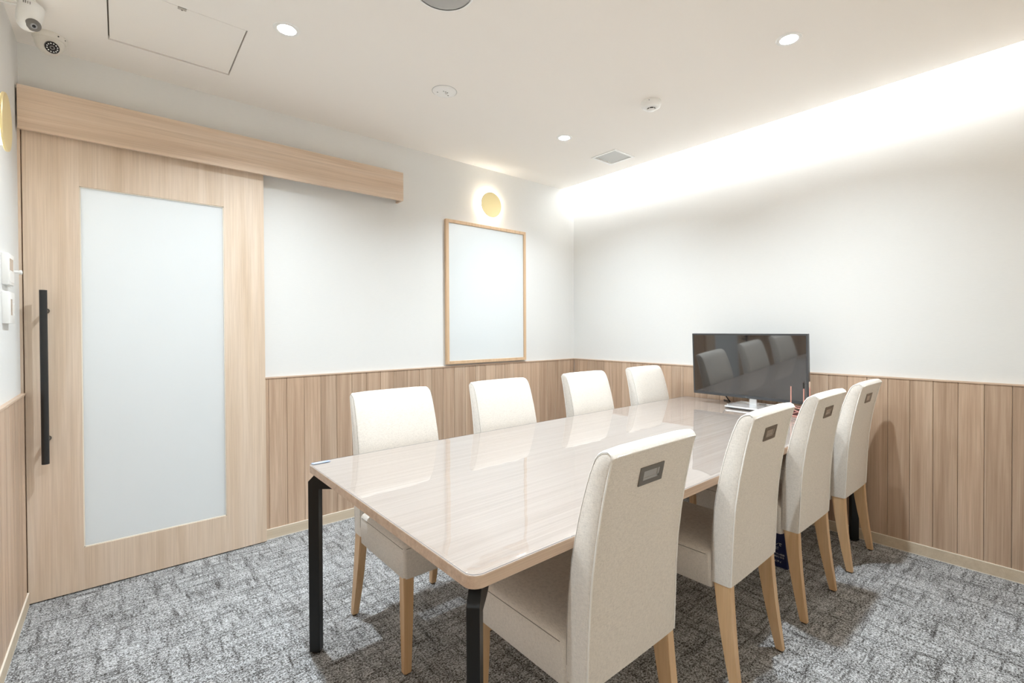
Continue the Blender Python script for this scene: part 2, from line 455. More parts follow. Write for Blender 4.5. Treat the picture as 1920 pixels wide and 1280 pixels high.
# jamb between the door and the corner, pelmet board over the track
bm = bm_new(); box(bm, XL, -3.5530, -0.047, 0.0, 0.0, 2.11)
struct('trim_4', bm, DOORW, 'narrow oak jamb between the door and the left corner', 'trim', 0)
bm = bm_new()
box(bm, -3.556, -1.767, -0.092, -0.074, 2.093, 2.283, 0.0008, 1); box(bm, -1.779, -1.767, -0.074, 0.0, 2.093, 2.283)
box(bm, -3.556, -1.785, -0.074, 0.0, 2.268, 2.283)
struct('trim_6', bm, PELM, 'long oak pelmet board hiding the sliding door track', 'pelmet', 0)
bm = bm_new(); box(bm, -3.54, -1.80, -0.062, -0.012, 2.15, 2.19)
struct('trim_7', bm, SILVER, 'aluminium track behind the pelmet', 'track', 0)

# guessed corridor outside, set up for the glow through the frosted pane
bm = bm_new()
box(bm, -4.6, -1.6, 1.4, 1.45, 0.0, 2.5); box(bm, -4.65, -4.6, 0.09, 1.4, 0, 2.5); box(bm, -1.6, -1.55, 0.09, 1.4, 0, 2.5)
box(bm, -4.6, -1.6, 0.09, 1.4, 2.5, 2.53); box(bm, -4.6, -1.6, 0.09, 1.4, -0.03, 0.0)
struct('wall_corridor', bm, CORRW, 'guessed corridor outside the frosted door, shaped for its glow', 'wall', 0)
light_area('corridor_lamp', None, (-3.50, 1.05, 2.46), (0, 0, 0), 'RECTANGLE', 0.25, 0.25, CORR_W, (1.0, 0.95, 0.88))

# ------------------------------------------------------------------ cove light strip
bm = bm_new(); box(bm, -0.235, -0.194, YF+0.06, -0.06, H+0.018, H+0.170)
cv = thing('cove_light', 'hidden linear light in the ceiling cove above the right wall', 'light', (0, 0, 0))
obj('housing', bm, WPLAS, cv, 0)
bm = bm_new(); box(bm, -0.194, -0.187, YF+0.07, -0.07, H+0.055, H+0.160)
obj('diffuser', bm, STRIP, cv, 0)
light_area('strip_lamp', cv, (-0.180, YF/2, H+0.105), (0, math.radians(-84), 0), 'RECTANGLE', 0.10, -YF-0.12, COVE_W, COVE_COL)

# ------------------------------------------------------------------ meeting table
TX0, TX1, TY0, TY1 = -2.700, -0.045, -2.280, -1.180
TZ = 0.7120
table = thing('meeting_table', 'long meeting table with pale wood top and black bent legs', 'table', ((TX0+TX1)/2, (TY0+TY1)/2, 0))
tx, ty = (TX1-TX0)/2, (TY1-TY0)/2
def slab(bm, x, y, r, levels):
    secs = []
    for z, ins in levels: secs.append([(a, b, z) for a, b in round_rect(-x+ins, x-ins, -y+ins, y-ins, r-ins, 7)])
    return sweep(bm, secs)
bm = slab(bm_new(), tx, ty, 0.032, [(0.683, 0.002), (0.685, 0.0), (0.709, 0.0), (0.7105, 0.0)])
obj('edge_band', bm, TABE, table)
bm = slab(bm_new(), tx-0.0005, ty-0.0005, 0.032, [(0.7105, 0.0), (0.7115, 0.0), (TZ, 0.0008)])
obj('tabletop', bm, TABW, table)
for sx in (-1, 1):
    for sy in (-1, 1):
        d = Vector((-sx, -sy, 0)).normalized()          # inwards
        t = Vector((-d.y, d.x, 0))
        o = Vector((sx*(tx-0.006), sy*(ty-0.006), 0))
        wv, dv = 0.0140, 0.040
        # side profile along d: vertical bar, bend, sloping up into the top
        prof = [(0, 0.004), (dv, 0.004), (dv, 0.622), (dv+0.060, 0.622), (dv+0.20, 0.660), (dv+0.20, 0.683), (0.034, 0.683), (0.0, 0.648)]
        bm = bm_new()
        sweep(bm, [[o + d*a + Vector((0, 0, z)) - t*wv for a, z in prof], [o + d*a + Vector((0, 0, z)) + t*wv for a, z in prof]])
        bmesh.ops.bevel(bm, geom=bm.edges[:], offset=0.0012, segments=1, affect='EDGES')
        lg = obj('leg', bm, BLACK, table, 0)
        bm = bm_new(); cyl(bm, o + d*dv/2, o + d*dv/2 + Vector((0, 0, 0.004)), 0.016, n=14)
        obj('foot_pad', bm, RUBBER, lg)
for sy in (-1, 1):
    bm = bm_new(); box(bm, -tx+0.20, tx-0.20, sy*(ty-0.16)-0.02, sy*(ty-0.16)+0.02, 0.645, 0.683, 0.001, 1)
    obj('under_rail', bm, BLACK, table, 0)
# clear mat over the top: a slightly bowed sheet with a soft rim
mat_top = 0.7148
bm = bm_new()
secs = []
for z, ins in ((TZ+0.0001, 0.0022), (0.7138, 0.0022), (mat_top, 0.0032), (mat_top, 0.012), (mat_top-0.0004, 0.03), (mat_top-0.0002, 0.06), (mat_top-0.0003, 0.12)):
    secs.append([(a, b, z) for a, b in round_rect(-tx+ins, tx-ins, -ty+ins, ty-ins, max(0.032-ins, 0.012), 7)])
sweep(bm, secs)
dm = obj('desk_mat', bm, [MATC, MATE], None, 50)
for p in dm.data.polygons:
    if abs(p.normal.z) < 0.5: p.material_index = 1
dm.location = ((TX0+TX1)/2, (TY0+TY1)/2, 0)
tag(dm, 'clear glossy plastic mat covering the whole table top', 'mat')
MT = mat_top
st = thing('label_sticker', 'small bluish label at the far left corner of the table', 'sticker', (-2.658, -1.207, MT))
bm = bm_new(); box(bm, -0.034, 0.030, -0.012, 0.012, 0.0, 0.0008); obj('label_face', bm, plain('sticker_blue', (0.28, 0.34, 0.46), 0.4), st, 0)
bm = bm_new()
for k in range(3): box(bm, -0.028, 0.022-0.01*k, 0.006-0.007*k, 0.0085-0.007*k, 0.0008, 0.0012)
obj('print_line', bm, plain('sticker_ink', (0.62, 0.60, 0.66), 0.5), st, 0)

# ------------------------------------------------------------------ chairs
CW = 0.186
def interp(tab, z):
    for (z0, v0), (z1, v1) in zip(tab, tab[1:]):
        if z <= z1: 
            k = (z-z0)/(z1-z0); return v0+(v1-v0)*max(0, min(1, k))
    return tab[-1][1]
REAR = [(0.335, 0.002), (0.38, 0.0), (0.45, -0.003), (0.55, -0.007), (0.64, -0.014), (0.72, -0.025), (0.80, -0.039), (0.865, -0.053), (0.93, -0.070), (0.96, -0.076)]
FRONT = [(0.335, 0.071), (0.43, 0.070), (0.51, 0.069), (0.57, 0.066), (0.64, 0.058), (0.73, 0.042), (0.81, 0.022), (0.873, 0.002), (0.905, -0.011)]
def back_profile(ins):
    zs = [0.362, 0.40, 0.45, 0.50, 0.55, 0.60, 0.65, 0.70, 0.75, 0.80, 0.84, 0.875, 0.90]
    f = [(interp(FRONT, z)-ins, z) for z in zs]
    # rounded top from front to the sharp rear piping
    top = [(-0.017-ins*0.8, 0.919-ins*0.4), (-0.027-ins*0.5, 0.932-ins*0.8), (-0.041, 0.941-ins), (-0.057, 0.9445-ins), (-0.069+ins*0.5, 0.9385-ins), (-0.0742+ins, 0.929-ins*0.6)]
    r = [(interp(REAR, z)+ins, z) for z in reversed(zs)]
    return f + top + r
def taper(z): return 1.0 - 0.045*max(0.0, min(1.0, (z-0.45)/0.49))
def make_chair():
    t = thing('meeting_chair', 'x', 'chair')
    bm = bm_new()
    secs = []
    for x, ins in ((-CW, 0.007), (-CW+0.002, 0.0025), (-CW+0.006, 0.0), (-0.12, -0.0015), (0.0, -0.002), (0.12, -0.0015), (CW-0.006, 0.0), (CW-0.002, 0.0025), (CW, 0.007)):
        secs.append([(x, y, z if i not in (0, 37) else z) for i, (y, z) in enumerate(back_profile(ins))])
    # corners of the top edge are softened a little
    for s in secs:
        for i, (x, y, z) in enumerate(s):
            k = max(0, (abs(x)-(CW-0.016))/0.016) if z > 0.90 else 0
            s[i] = (x*taper(z), y, z - 0.0045*k*k)
    sweep(bm, secs)
    back = obj('backrest', bm, FAB, t, 40)
    # piping round the rear panel
    bm = bm_new()
    path = []
    zs = [0.365+0.556*i/22 for i in range(23)]
    for z in zs: path.append(((-CW+0.003)*taper(z), interp(REAR, z)-0.0002, z))
    path += [((-CW+0.02)*0.956, -0.0735, 0.9285), (0, -0.0742, 0.9295), ((CW-0.02)*0.956, -0.0735, 0.9285)]
    for z in reversed(zs): path.append(((CW-0.003)*taper(z), interp(REAR, z)-0.0002, z))
    tube(bm, path, 0.0023, 6)
    obj('piping', bm, PIPE, back, 60)
    # stitched seam round the side panels
    for s in (-1, 1):
        bm = bm_new()
        pr = back_profile(0.006)[1:18]
        tube(bm, [(s*(CW-0.0003)*taper(z), y, z) for y, z in pr], 0.0007, 5)
        obj('seam', bm, SEAM if s < 0 else SEAM, back, 60)
    # recessed grip in the upper back
    hz, hw, hh = 0.857, 0.049, 0.024
    ang = math.atan2(interp(REAR, 0.87)-interp(REAR, 0.82), 0.05)
    yy = interp(REAR, hz)-0.002
    bm = bm_new()
    ow, oh, iw, ih = hw, hh, 0.034, 0.0125
    P = lambda x, z, d: (x, d, z)
    # rim as a frame of four bars, pocket as five faces
    for a in ((-ow, ow, ih, oh), (-ow, ow, -oh, -ih), (-ow, -iw, -ih, ih), (iw, ow, -ih, ih)):
        box(bm, a[0], a[1], -0.0030, 0.0015, a[2], a[3])
    gr = obj('grip_rim', bm, PEWTER, back, 0, (-0.006, yy, hz), (-ang, 0, 0))
    bm = bm_new()
    box(bm, -iw, iw, -0.0012, 0.0010, -ih, ih)
    box(bm, -iw, iw, -0.0024, -0.0012, -ih, -ih+0.007); box(bm, iw-0.010, iw, -0.0024, -0.0012, -ih, ih)
    obj('grip_pocket', bm, STEEL, gr, 0)
    # seat
    bm = bm_new()
    y0, y1, zb, zs_ = 0.066, 0.463, 0.338, 0.447
    sw = CW+0.002
    secs = []
    for z, ins in ((zb, 0.004), (zb+0.004, 0.0005), (zs_-0.03, -0.001), (zs_, 0.0)):
        secs.append([(a, b, z) for a, b in round_rect(-sw+ins, sw-ins, y0+ins*0, y1-ins, 0.014, 4)])
    for ins, z in ((0.004, zs_+0.008), (0.012, zs_+0.0145), (0.03, zs_+0.021), (0.07, zs_+0.027), (0.12, zs_+0.029)):
        secs.append([(a, b, z) for a, b in round_rect(-sw+ins, sw-ins, y0+ins*0.4, y1-ins, 0.014, 4)])
    sweep(bm, secs)
    seat = obj('seat', bm, FAB, t, 45)
    bm = bm_new()
    tube(bm, [(-sw, y0+0.02, zs_), (-sw, y1-0.012, zs_), (-sw+0.012, y1+0.0002, zs_), (sw-0.012, y1+0.0002, zs_), (sw, y1-0.012, zs_), (sw, y0+0.02, zs_)], 0.0011, 5)
    obj('seam', bm, SEAM, seat, 60)
    # legs
    for s in (-1, 1):
        secs = []
        xo = s*CW
        for z, yr, dy, wx in ((0.006, -0.034, 0.027, 0.026), (0.05, -0.0275, 0.030, 0.027), (0.12, -0.018, 0.036, 0.029), (0.20, -0.009, 0.043, 0.031), (0.28, -0.002, 0.051, 0.032), (0.372, 0.003, 0.058, 0.033)):
            sp = s*0.009*(0.372-z)/0.372; xa = xo + sp - s*0.002; xb = xo + sp - s*wx
            secs.append([(xa, yr, z), (xb, yr, z), (xb, yr+dy, z), (xa, yr+dy, z)])
        bm = sweep(bm_new(), secs)
        es = [e for e in bm.edges if abs(e.verts[0].co.z-e.verts[1].co.z) > 0.02]
        bmesh.ops.bevel(bm, geom=es, offset=0.003, segments=2, affect='EDGES')
        lg = obj('leg', bm, LEGW, t, 40)
        bm = bm_new(); cyl(bm, (xo-s*0.0055, -0.0205, 0.0), (xo-s*0.0055, -0.0205, 0.0065), 0.0105, n=12); obj('glide', bm, RUBBER, lg)
        secs = []
        for z, wx, wy in ((0.006, 0.027, 0.027), (0.20, 0.033, 0.033), (0.345, 0.038, 0.038)):
            xa = xo + s*0.004 - s*0.003; xb = xo + s*0.004 - s*(0.003+wx); ya = 0.460; yb = 0.460-wy
            secs.append([(xa, yb, z), (xb, yb, z), (xb, ya, z), (xa, ya, z)])
        bm = sweep(bm_new(), secs)
        es = [e for e in bm.edges if abs(e.verts[0].co.z-e.verts[1].co.z) > 0.02]
        bmesh.ops.bevel(bm, geom=es, offset=0.003, segments=2, affect='EDGES')
        lg = obj('leg', bm, LEGW, t, 40)
        bm = bm_new(); cyl(bm, (xo-s*0.0125, 0.4465, 0.0), (xo-s*0.0125, 0.4465, 0.0065), 0.0105, n=12); obj('glide', bm, RUBBER, lg)
    return t
chair0 = make_chair()
NEAR = [(-2.233, -2.334, 0.0, 'cream linen chair nearest the camera, back with metal grip'),
        (-1.540, -2.338, 0.02, 'second nearest cream chair of the row with metal back grips'),
        (-0.928, -2.333, 0.0, 'third cream chair from the camera in the row with metal grips, beside navy board'),
        (-0.316, -2.333, 0.0, 'cream chair at the right row end, closest to the panelled right wall')]
FAR = [(-2.295, -1.085, math.pi, 'cream chair across the table nearest the sliding door'),
       (-1.677, -1.085, math.pi, 'cream chair across the table, directly below the whiteboard'),
       (-1.000, -1.085, math.pi, 'cream chair across the table, in front of the room corner'),
       (-0.355, -1.080, math.pi, 'cream chair across the table closest to the monitor')]
first = True
for lst, grp in ((NEAR, 'cream chairs along the camera side of the table'), (FAR, 'cream chairs along the back wall side of the table')):
    for x, y, rz, lab in lst:
        c = chair0 if first else copy_tree(chair0)
        first = False
        c.scale = (1.04 if rz > 1 else 1.0, 1.0, 1.0)
        c.location = (x, y, 0); c.rotation_euler = (0, 0, rz); tag(c, lab, 'chair', grp)

# ------------------------------------------------------------------ monitor
mon = thing('monitor', 'black flat screen monitor on a silver stand at the table end', 'monitor', (-0.235, -1.735, MT))
PHI, TILT = math.radians(-1.2), math.radians(3.0)
n = Vector((-math.cos(PHI), -math.sin(PHI), 0)); R = Vector((n.y, -n.x, 0)).normalized()
R = Vector((math.sin(PHI)*1, -math.cos(PHI), 0))
U = (Vector((0, 0, 1))*math.cos(TILT) + n*math.sin(TILT)).normalized(); N = R.cross(U).normalized()
if N.dot(n) < 0: N = -N
ctr = Vector((0.005, 0.016, 0.773-MT))
def quadbox(bm, r0, r1, u0, u1, n0, n1):
    r = bmesh.ops.create_cube(bm, size=1.0)
    for v in r['verts']:
        a, b_, c_ = v.co.x+0.5, v.co.y+0.5, v.co.z+0.5
        v.co = ctr + R*(r0+(r1-r0)*a) + U*(u0+(u1-u0)*b_) + N*(n0+(n1-n0)*c_)
SWd, SHt = 0.728, 0.411
bm = bm_new(); quadbox(bm, -SWd/2, SWd/2, 0, SHt, -0.022, -0.001); quadbox(bm, -0.25, 0.25, 0.06, 0.33, -0.045, -0.022)
cas = obj('casing', bm, BEZEL, mon, 0)
bm = bm_new(); quadbox(bm, -SWd/2+0.010, SWd/2-0.010, 0.018, SHt-0.010, -0.001, 0.0002); obj('screen', bm, SCREEN, mon, 0)
bm = bm_new()
for a in ((-SWd/2, SWd/2, SHt-0.009, SHt), (-SWd/2, SWd/2, 0, 0.017), (-SWd/2, -SWd/2+0.009, 0.017, SHt-0.009), (SWd/2-0.009, SWd/2, 0.017, SHt-0.009)):
    quadbox(bm, *a, -0.001, 0.0014)
obj('bezel', bm, BEZEL, mon, 0)
bm = bm_new(); quadbox(bm, -0.004, 0.004, 0.006, 0.009, 0.0014, 0.0018); obj('power_light', bm, plain('power_mark', (0.2, 0.2, 0.2), 0.4), mon, 0)
# stand: tray-like base plate with a raised rim and a flat neck
bm = bm_new()
bx0, bx1, by0, by1 = -0.110, 0.115, -0.130, 0.108
for z0, z1, i0, i1 in ((0.0, 0.008, 0.012, 0.0), (0.0095, 0.017, 0.0, 0.004)):
    sweep(bm, [[(a, b, z0) for a, b in round_rect(bx0+i0, bx1-i0, by0+i0, by1-i0, 0.015, 4)], [(a, b, z1) for a, b in round_rect(bx0+i1, bx1-i1, by0+i1, by1-i1, 0.015, 4)]])
base = obj('stand_base', bm, SILVER, mon, 30)
bm = bm_new(); box(bm, bx0+0.006, bx1-0.006, by0+0.006, by1-0.006, 0.008, 0.0095); obj('base_groove', bm, PEWTER, base, 0)
bm = bm_new()
for a in ((bx1-0.02, bx1-0.006, by0+0.01, by1-0.01), (bx0+0.03, bx1-0.006, by1-0.016, by1-0.008)): box(bm, a[0], a[1], a[2], a[3], 0.017, 0.024, 0.001, 1)
obj('base_rim', bm, CHROME, base, 0)
bm = bm_new(); box(bm, 0.016, 0.028, -0.043, 0.002, 0.017, 0.16, 0.002, 1); obj('stand_neck', bm, SILVER, mon, 0)
cb = thing('power_cable', 'short black cable dropping behind the monitor stand', 'cable', (-0.10, -1.535, MT))
bm = bm_new(); tube(bm, [(-0.06, 0.022, 0.098), (-0.02, 0.008, 0.05), (0.0, -0.006, 0.016), (0.01, -0.012, 0.0045), (0.05, 0.05, 0.0045)], 0.0042, 8)
obj('cable_run', bm, BLACK, cb)

# rose gold wire stand at the right of the monitor
rs = thing('wire_stand', 'rose gold wire stand with thin upright rods beside the monitor', 'stand', (-0.315, -2.045, MT))
bm = bm_new()
box(bm, -0.035, 0.035, -0.07, 0.035, 0.0, 0.007, 0.001, 1); obj('base_plate', bm, ROSE, rs, 0)
bm = bm_new()
for x in (-0.032, 0.032):
    for y in (-0.066, 0.031): cyl(bm, (x, y, 0.007), (x, y, 0.052), 0.0022, n=8)
    tube(bm, [(x, -0.066, 0.010), (x, 0.031, 0.050)], 0.0016, 6); tube(bm, [(x, 0.031, 0.010), (x, -0.066, 0.050)], 0.0016, 6)
    tube(bm, [(x, -0.066, 0.051), (x, 0.031, 0.051)], 0.002, 6)
for y in (-0.066, 0.031):
    tube(bm, [(-0.032, y, 0.051), (0.032, y, 0.051)], 0.002, 6)
    tube(bm, [(-0.032, y, 0.010), (0.032, y, 0.05)], 0.0016, 6); tube(bm, [(0.032, y, 0.010), (-0.032, y, 0.05)], 0.0016, 6)
obj('lattice_frame', bm, ROSE, rs)
bm = bm_new(); box(bm, -0.026, 0.026, -0.056, 0.022, 0.007, 0.030); obj('dark_insert', bm, plain('dark_red_card', (0.10, 0.03, 0.03), 0.5), rs, 0)
for (x, y, zt, tip) in ((-0.02, 0.024, 0.170, None), (0.0, -0.036, 0.160, BLACK), (0.015, -0.062, 0.168, TRIMW)):
    bm = bm_new(); cyl(bm, (x, y, 0.007), (x, y, zt), 0.0032, n=10); rd = obj('rod', bm, ROSE, rs)
    if tip:
        bm = bm_new(); cyl(bm, (x, y, zt), (x, y, zt+0.032), 0.0042, n=10); obj('tip', bm, tip, rd)

# navy printed board standing on the carpet under the table
nb = thing('floor_board', 'navy printed board with white writing standing under the table', 'sign', (-0.700, -1.985, 0))
bm = bm_new()
sweep(bm, [[(-0.006, -0.155, 0.0), (0.060, -0.155, 0.0), (0.060, 0.155, 0.0), (-0.006, 0.155, 0.0)], [(0.020, -0.112, 0.335), (0.032, -0.112, 0.335), (0.032, 0.112, 0.335), (0.020, 0.112, 0.335)]])
body = obj('board', bm, NAVY, nb, 0)
lean = math.atan2(0.026, 0.335)
def on_board(y0, y1, z0, z1, mat, name, th=0.0006):
    bm = bm_new(); f = lambda z: -0.006 + 0.026*z/0.335
    sweep(bm, [[(f(z0)-th, y0, z0), (f(z0), y0, z0), (f(z0), y1, z0), (f(z0)-th, y1, z0)], [(f(z1)-th, y0, z1), (f(z1), y0, z1), (f(z1), y1, z1), (f(z1)-th, y1, z1)]])
    return obj(name, bm, mat, body, 0)
on_board(-0.117, 0.10, 0.165, 0.262, LILAC, 'picture')
for k, (a, b_) in enumerate(((-0.112, 0.05), (-0.108, 0.02), (-0.113, 0.06))):
    on_board(a, b_, 0.172+0.018*k, 0.179+0.018*k, NAVY if k else INK, 'print_stroke', 0.0010)
def words(txt, size, y, z, name='lettering'):
    cu = bpy.data.curves.new(name, 'FONT'); cu.body = txt; cu.size = size; cu.extrude = 0.0003; cu.align_x = 'RIGHT'
    tmp = bpy.data.objects.new(name, cu); C.objects.link(tmp)
    dg = bpy.context.evaluated_depsgraph_get(); me = bpy.data.meshes.new_from_object(tmp.evaluated_get(dg))
    bpy.data.objects.remove(tmp)
    me.materials.clear(); me.materials.append(INK)
    o = bpy.data.objects.new(name, me); C.objects.link(o); o.parent = body
    f = -0.006 + 0.026*z/0.335
    o.location = (f-0.0008, y, z)
    o.rotation_euler = Matrix(((0, 0, -1), (-1, 0, 0), (0, 1, 0))).to_euler()
    return o
words('プランで', 0.019, -0.126, 0.106); words('可能！', 0.019, -0.121, 0.086)
words('フリープラン利用', 0.0105, -0.140, 0.060); words('会員登録はこちら', 0.0105, -0.139, 0.047); words('コミュニティ', 0.012, -0.128, 0.024)

# ------------------------------------------------------------------ whiteboard
wb = thing('whiteboard', 'framed white board hanging on the back wall under the brass lamp', 'whiteboard', (-1.006, 0, 0.958))
WX, WZ, FW = 0.390, 1.085, 0.024
for nm, a in (('frame_bar', (-WX, -WX+FW, 0, WZ)), ('frame_bar', (WX-FW, WX, 0, WZ)), ('frame_bar', (-WX+FW, WX-FW, 0, FW)), ('frame_bar', (-WX+FW, WX-FW, WZ-FW, WZ))):
    obj(nm, box(bm_new(), a[0], a[1], -0.028, -0.002, a[2], a[3], 0.0012, 1), FRAMEW, wb, 0)
obj('board_panel', box(bm_new(), -WX+FW, WX-FW, -0.018, -0.002, FW, WZ-FW), BOARD, wb, 0)

# ------------------------------------------------------------------ wall sconces: brass disc in front of a glowing ring
def sconce(label, loc, rz):
    s = thing('wall_sconce', label, 'lamp', loc, rz, 'round brass wall lamps')
    bm = bm_new(); lathe(bm, [(0, 0), (0.045, 0), (0.045, 0.012), (0, 0.012)], 32, axis=(0, -1, 0)); obj('mount', bm, WPLAS, s)
    bm = bm_new(); lathe(bm, [(0, 0.012), (0.074, 0.012), (0.078, 0.020), (0.078, 0.032), (0, 0.032)], 40, axis=(0, -1, 0)); obj('light_ring', bm, RING, s)
    bm = bm_new(); lathe(bm, [(0, 0.036), (0.097, 0.036), (0.0985, 0.0375), (0.0985, 0.0425), (0.097, 0.044), (0, 0.044)], 56, axis=(0, -1, 0)); obj('disc', bm, GOLD, s, 25)
    return s
sconce('round brass wall lamp glowing above the whiteboard', (-0.988, 0, 2.209), 0)
sconce('round brass wall lamp on the left wall beside the pelmet', (XL, -0.645, 1.941), math.pi/2)

# ------------------------------------------------------------------ ceiling fittings
for i, (x, y) in enumerate(DL):
    lab = ['recessed round ceiling downlight above the sliding door', 'recessed round ceiling downlight nearest the air grille',
           'recessed round ceiling downlight at the upper right of the photo', 'recessed round ceiling downlight over the near left table corner, above the frame'][i]
    d = thing('downlight', lab, 'light', (x, y, H), 0, 'recessed ceiling downlights')
    bm = bm_new(); lathe(bm, [(0.034, 0.004), (0.036, -0.003), (0.050, -0.003), (0.053, 0.0), (0.053, 0.001), (0.034, 0.004)], 36); obj('trim_ring', bm, WPLAS, d)
    bm = bm_new(); lathe(bm, [(0.034, 0.004), (0.030, 0.030)], 36); obj('reflector', bm, WPLAS, d)
    bm = bm_new(); lathe(bm, [(0, 0.020), (0.0325, 0.020)], 32); obj('diffuser', bm, LAMP, d)
    light_area('downlight_lamp', d, (0, 0, 0.006), (0, 0, 0), 'DISK', 0.062, 0.062, DOWN_W, DOWN_COL, 132)

hx0, hx1, hy0, hy1 = HATCH
ht = thing('access_hatch', 'square white ceiling access hatch with a dark joint around it', 'hatch', ((hx0+hx1)/2, (hy0+hy1)/2, H))
a = (hx1-hx0)/2
obj('panel', box(bm_new(), -a+0.005, a-0.005, -a+0.001, a-0.001-0.004, 0.002, 0.014, 0.0008, 1), HATCHP, ht, 0)
obj('backing', box(bm_new(), -a, a, -0.232, 0.232, 0.0185, 0.022), GAP, ht, 0)
bm = bm_new(); box(bm, -0.014, 0.014, -0.2275, -0.211, -0.001, 0.003, 0.001, 1); lt = obj('latch', bm, plain('latch_grey', (0.55, 0.52, 0.48), 0.4, 0.3), ht, 0)
bm = bm_new(); cyl(bm, (0, -0.213, -0.002), (0, -0.213, 0.001), 0.003, n=10); obj('latch_button', bm, PEWTER, lt)

vx0, vx1, vy0, vy1 = VENT; va = (vx1-vx0)/2
vt = thing('air_grille', 'square white ceiling air grille with slanted slats', 'vent', ((vx0+vx1)/2, (vy0+vy1)/2, H))
for b in ((-va-0.002, va+0.002, va-0.016, va+0.002), (-va-0.002, va+0.002, -va-0.002, -va+0.016), (-va-0.002, -va+0.016, -va+0.016, va-0.016), (va-0.016, va+0.002, -va+0.016, va-0.016)):
    obj('frame_bar', box(bm_new(), *b, -0.005, -0.0002, 0.001, 1), WPLAS, vt, 0)
bm = bm_new(); box(bm, -va+0.001, va-0.001, -va+0.001, va-0.001, 0.030, 0.034); obj('backing', bm, plain('duct_grey', (0.60, 0.61, 0.61), 0.6), vt, 0)
smesh = None
for k in range(8):
    x = -va+0.026 + k*(2*va-0.052)/7
    if smesh is None:
        bm = bm_new(); sweep(bm, [[(-0.010, yy, 0.020), (-0.009, yy, 0.0212), (0.009, yy, 0.0012), (0.008, yy, 0.0)] for yy in (-va+0.0165, va-0.0165)])
        so = obj('slat', bm, plain('slat_grey', (0.82, 0.84, 0.84), 0.45), vt, 0); smesh = so.data
    else:
        so = bpy.data.objects.new('slat', smesh); C.objects.link(so); so.parent = vt
    so.location = (x, 0, 0)

sp = thing('ceiling_speaker', 'round grey ceiling speaker cut by the top edge of the photo', 'speaker', (-2.293, -1.508, H))
bm = bm_new(); lathe(bm, [(0.107, 0.0), (0.117, 0.0), (0.117, -0.004), (0.112, -0.007), (0.107, -0.006)], 56); obj('rim', bm, WPLAS, sp)
bm = bm_new(); lathe(bm, [(0.108, -0.003), (0.09, -0.009), (0.05, -0.013), (0, -0.0145)], 48); obj('grille', bm, LGREY, sp, 60)

al = thing('sensor_plate', 'flat round white ceiling plate with small slots between two downlights', 'sensor', (-1.897, -0.850, H))
bm = bm_new(); lathe(bm, [(0, -0.008), (0.045, -0.008), (0.060, -0.005), (0.064, -0.001), (0.064, 0.0), (0, 0)], 44); obj('cover', bm, WPLAS, al, 40)
bm = bm_new(); lathe(bm, [(0.060, -0.0004), (0.0665, -0.0004), (0.0665, 0.0), (0.060, 0.0)], 44); obj('edge_shade_ring', bm, LGREY, al)  # grey ring painted in place of the shadow round the plate edge
bm = bm_new()
for i in range(3): box(bm, -0.016+0.012*i, -0.010+0.012*i, -0.015, -0.012, -0.0095, -0.007)
box(bm, 0.026, 0.033, 0.010, 0.014, -0.0095, -0.007); box(bm, -0.036, -0.03, 0.016, 0.019, -0.0095, -0.007)
obj('slots', bm, GREYP, al, 0)
bm = bm_new(); lathe(bm, [(0, -0.012), (0.006, -0.011), (0.008, -0.008)], 14, origin=(0.010, -0.002, 0)); obj('lens', bm, IRL, al)

sd = thing('smoke_detector', 'white domed smoke detector on the ceiling near the grille', 'detector', (-0.946, -1.505, H))
bm = bm_new(); lathe(bm, [(0, 0), (0.054, 0), (0.056, -0.004), (0.056, -0.018), (0.053, -0.022), (0, -0.022)], 44); obj('base', bm, WPLAS, sd, 40)
bm = bm_new(); lathe(bm, [(0.052, -0.022), (0.050, -0.030), (0.040, -0.036), (0.024, -0.038)], 44); obj('cover', bm, WPLAS, sd, 60)
bm = bm_new(); lathe(bm, [(0.0215, -0.037), (0.021, -0.044)], 30); obj('slot_ring', bm, DKP, sd)
bm = bm_new(); lathe(bm, [(0.024, -0.044), (0.022, -0.047), (0, -0.049)], 30); obj('cap', bm, WPLAS, sd, 60)
bm = bm_new()
for k in range(6):
    q = k*math.pi/3+0.2; cyl(bm, (0.0225*math.cos(q), 0.0225*math.sin(q), -0.037), (0.0225*math.cos(q), 0.0225*math.sin(q), -0.0445), 0.002, n=6)
obj('ribs', bm, WPLAS, sd)
bm = bm_new(); cyl(bm, (-0.051, -0.022, -0.012), (-0.0525, -0.0226, -0.012), 0.0025, n=8); obj('indicator', bm, GREYP, sd)

# dome camera on the ceiling, close to the back wall
def facing(o, to):
    v = Vector(to)-Vector(o); return v.normalized()
CAMP = (-3.05, -2.0, 1.3)
dc = thing('dome_camera', 'white dome security camera with a ring of small lamps in the corner', 'camera', (-3.449, -0.150, H))
bm = bm_new(); lathe(bm, [(0, 0), (0.054, 0), (0.056, -0.004), (0.055, -0.018), (0.051, -0.024), (0, -0.024)], 40); obj('base', bm, WPLAS2, dc, 40)
bm = bm_new(); lathe(bm, [(0.049, -0.024), (0.049, -0.034), (0.047, -0.044), (0.041, -0.058), (0.031, -0.070), (0.018, -0.078), (0, -0.081)], 40); dome = obj('dome', bm, WPLAS2, dc, 60)
o = Vector((0.002, 0, -0.040)); v = facing(Vector((-3.449, -0.15, H))+o, (-3.02, -2.2, 1.25))
bm = bm_new(); lathe(bm, [(0, 0.052), (0.0225, 0.052), (0.0235, 0.049), (0.0235, 0.035)], 30, origin=o, axis=v); eye = obj('eye', bm, LENS, dc, 40)
q = Vector((0, 0, 1)).rotation_difference(v)
bm = bm_new()
for k in range(12):
    a_ = k*math.pi/6; c_ = o + q @ Vector((0.0165*math.cos(a_), 0.0165*math.sin(a_), 0.0519)); cyl(bm, c_, c_+v*0.0012, 0.0027, n=8)
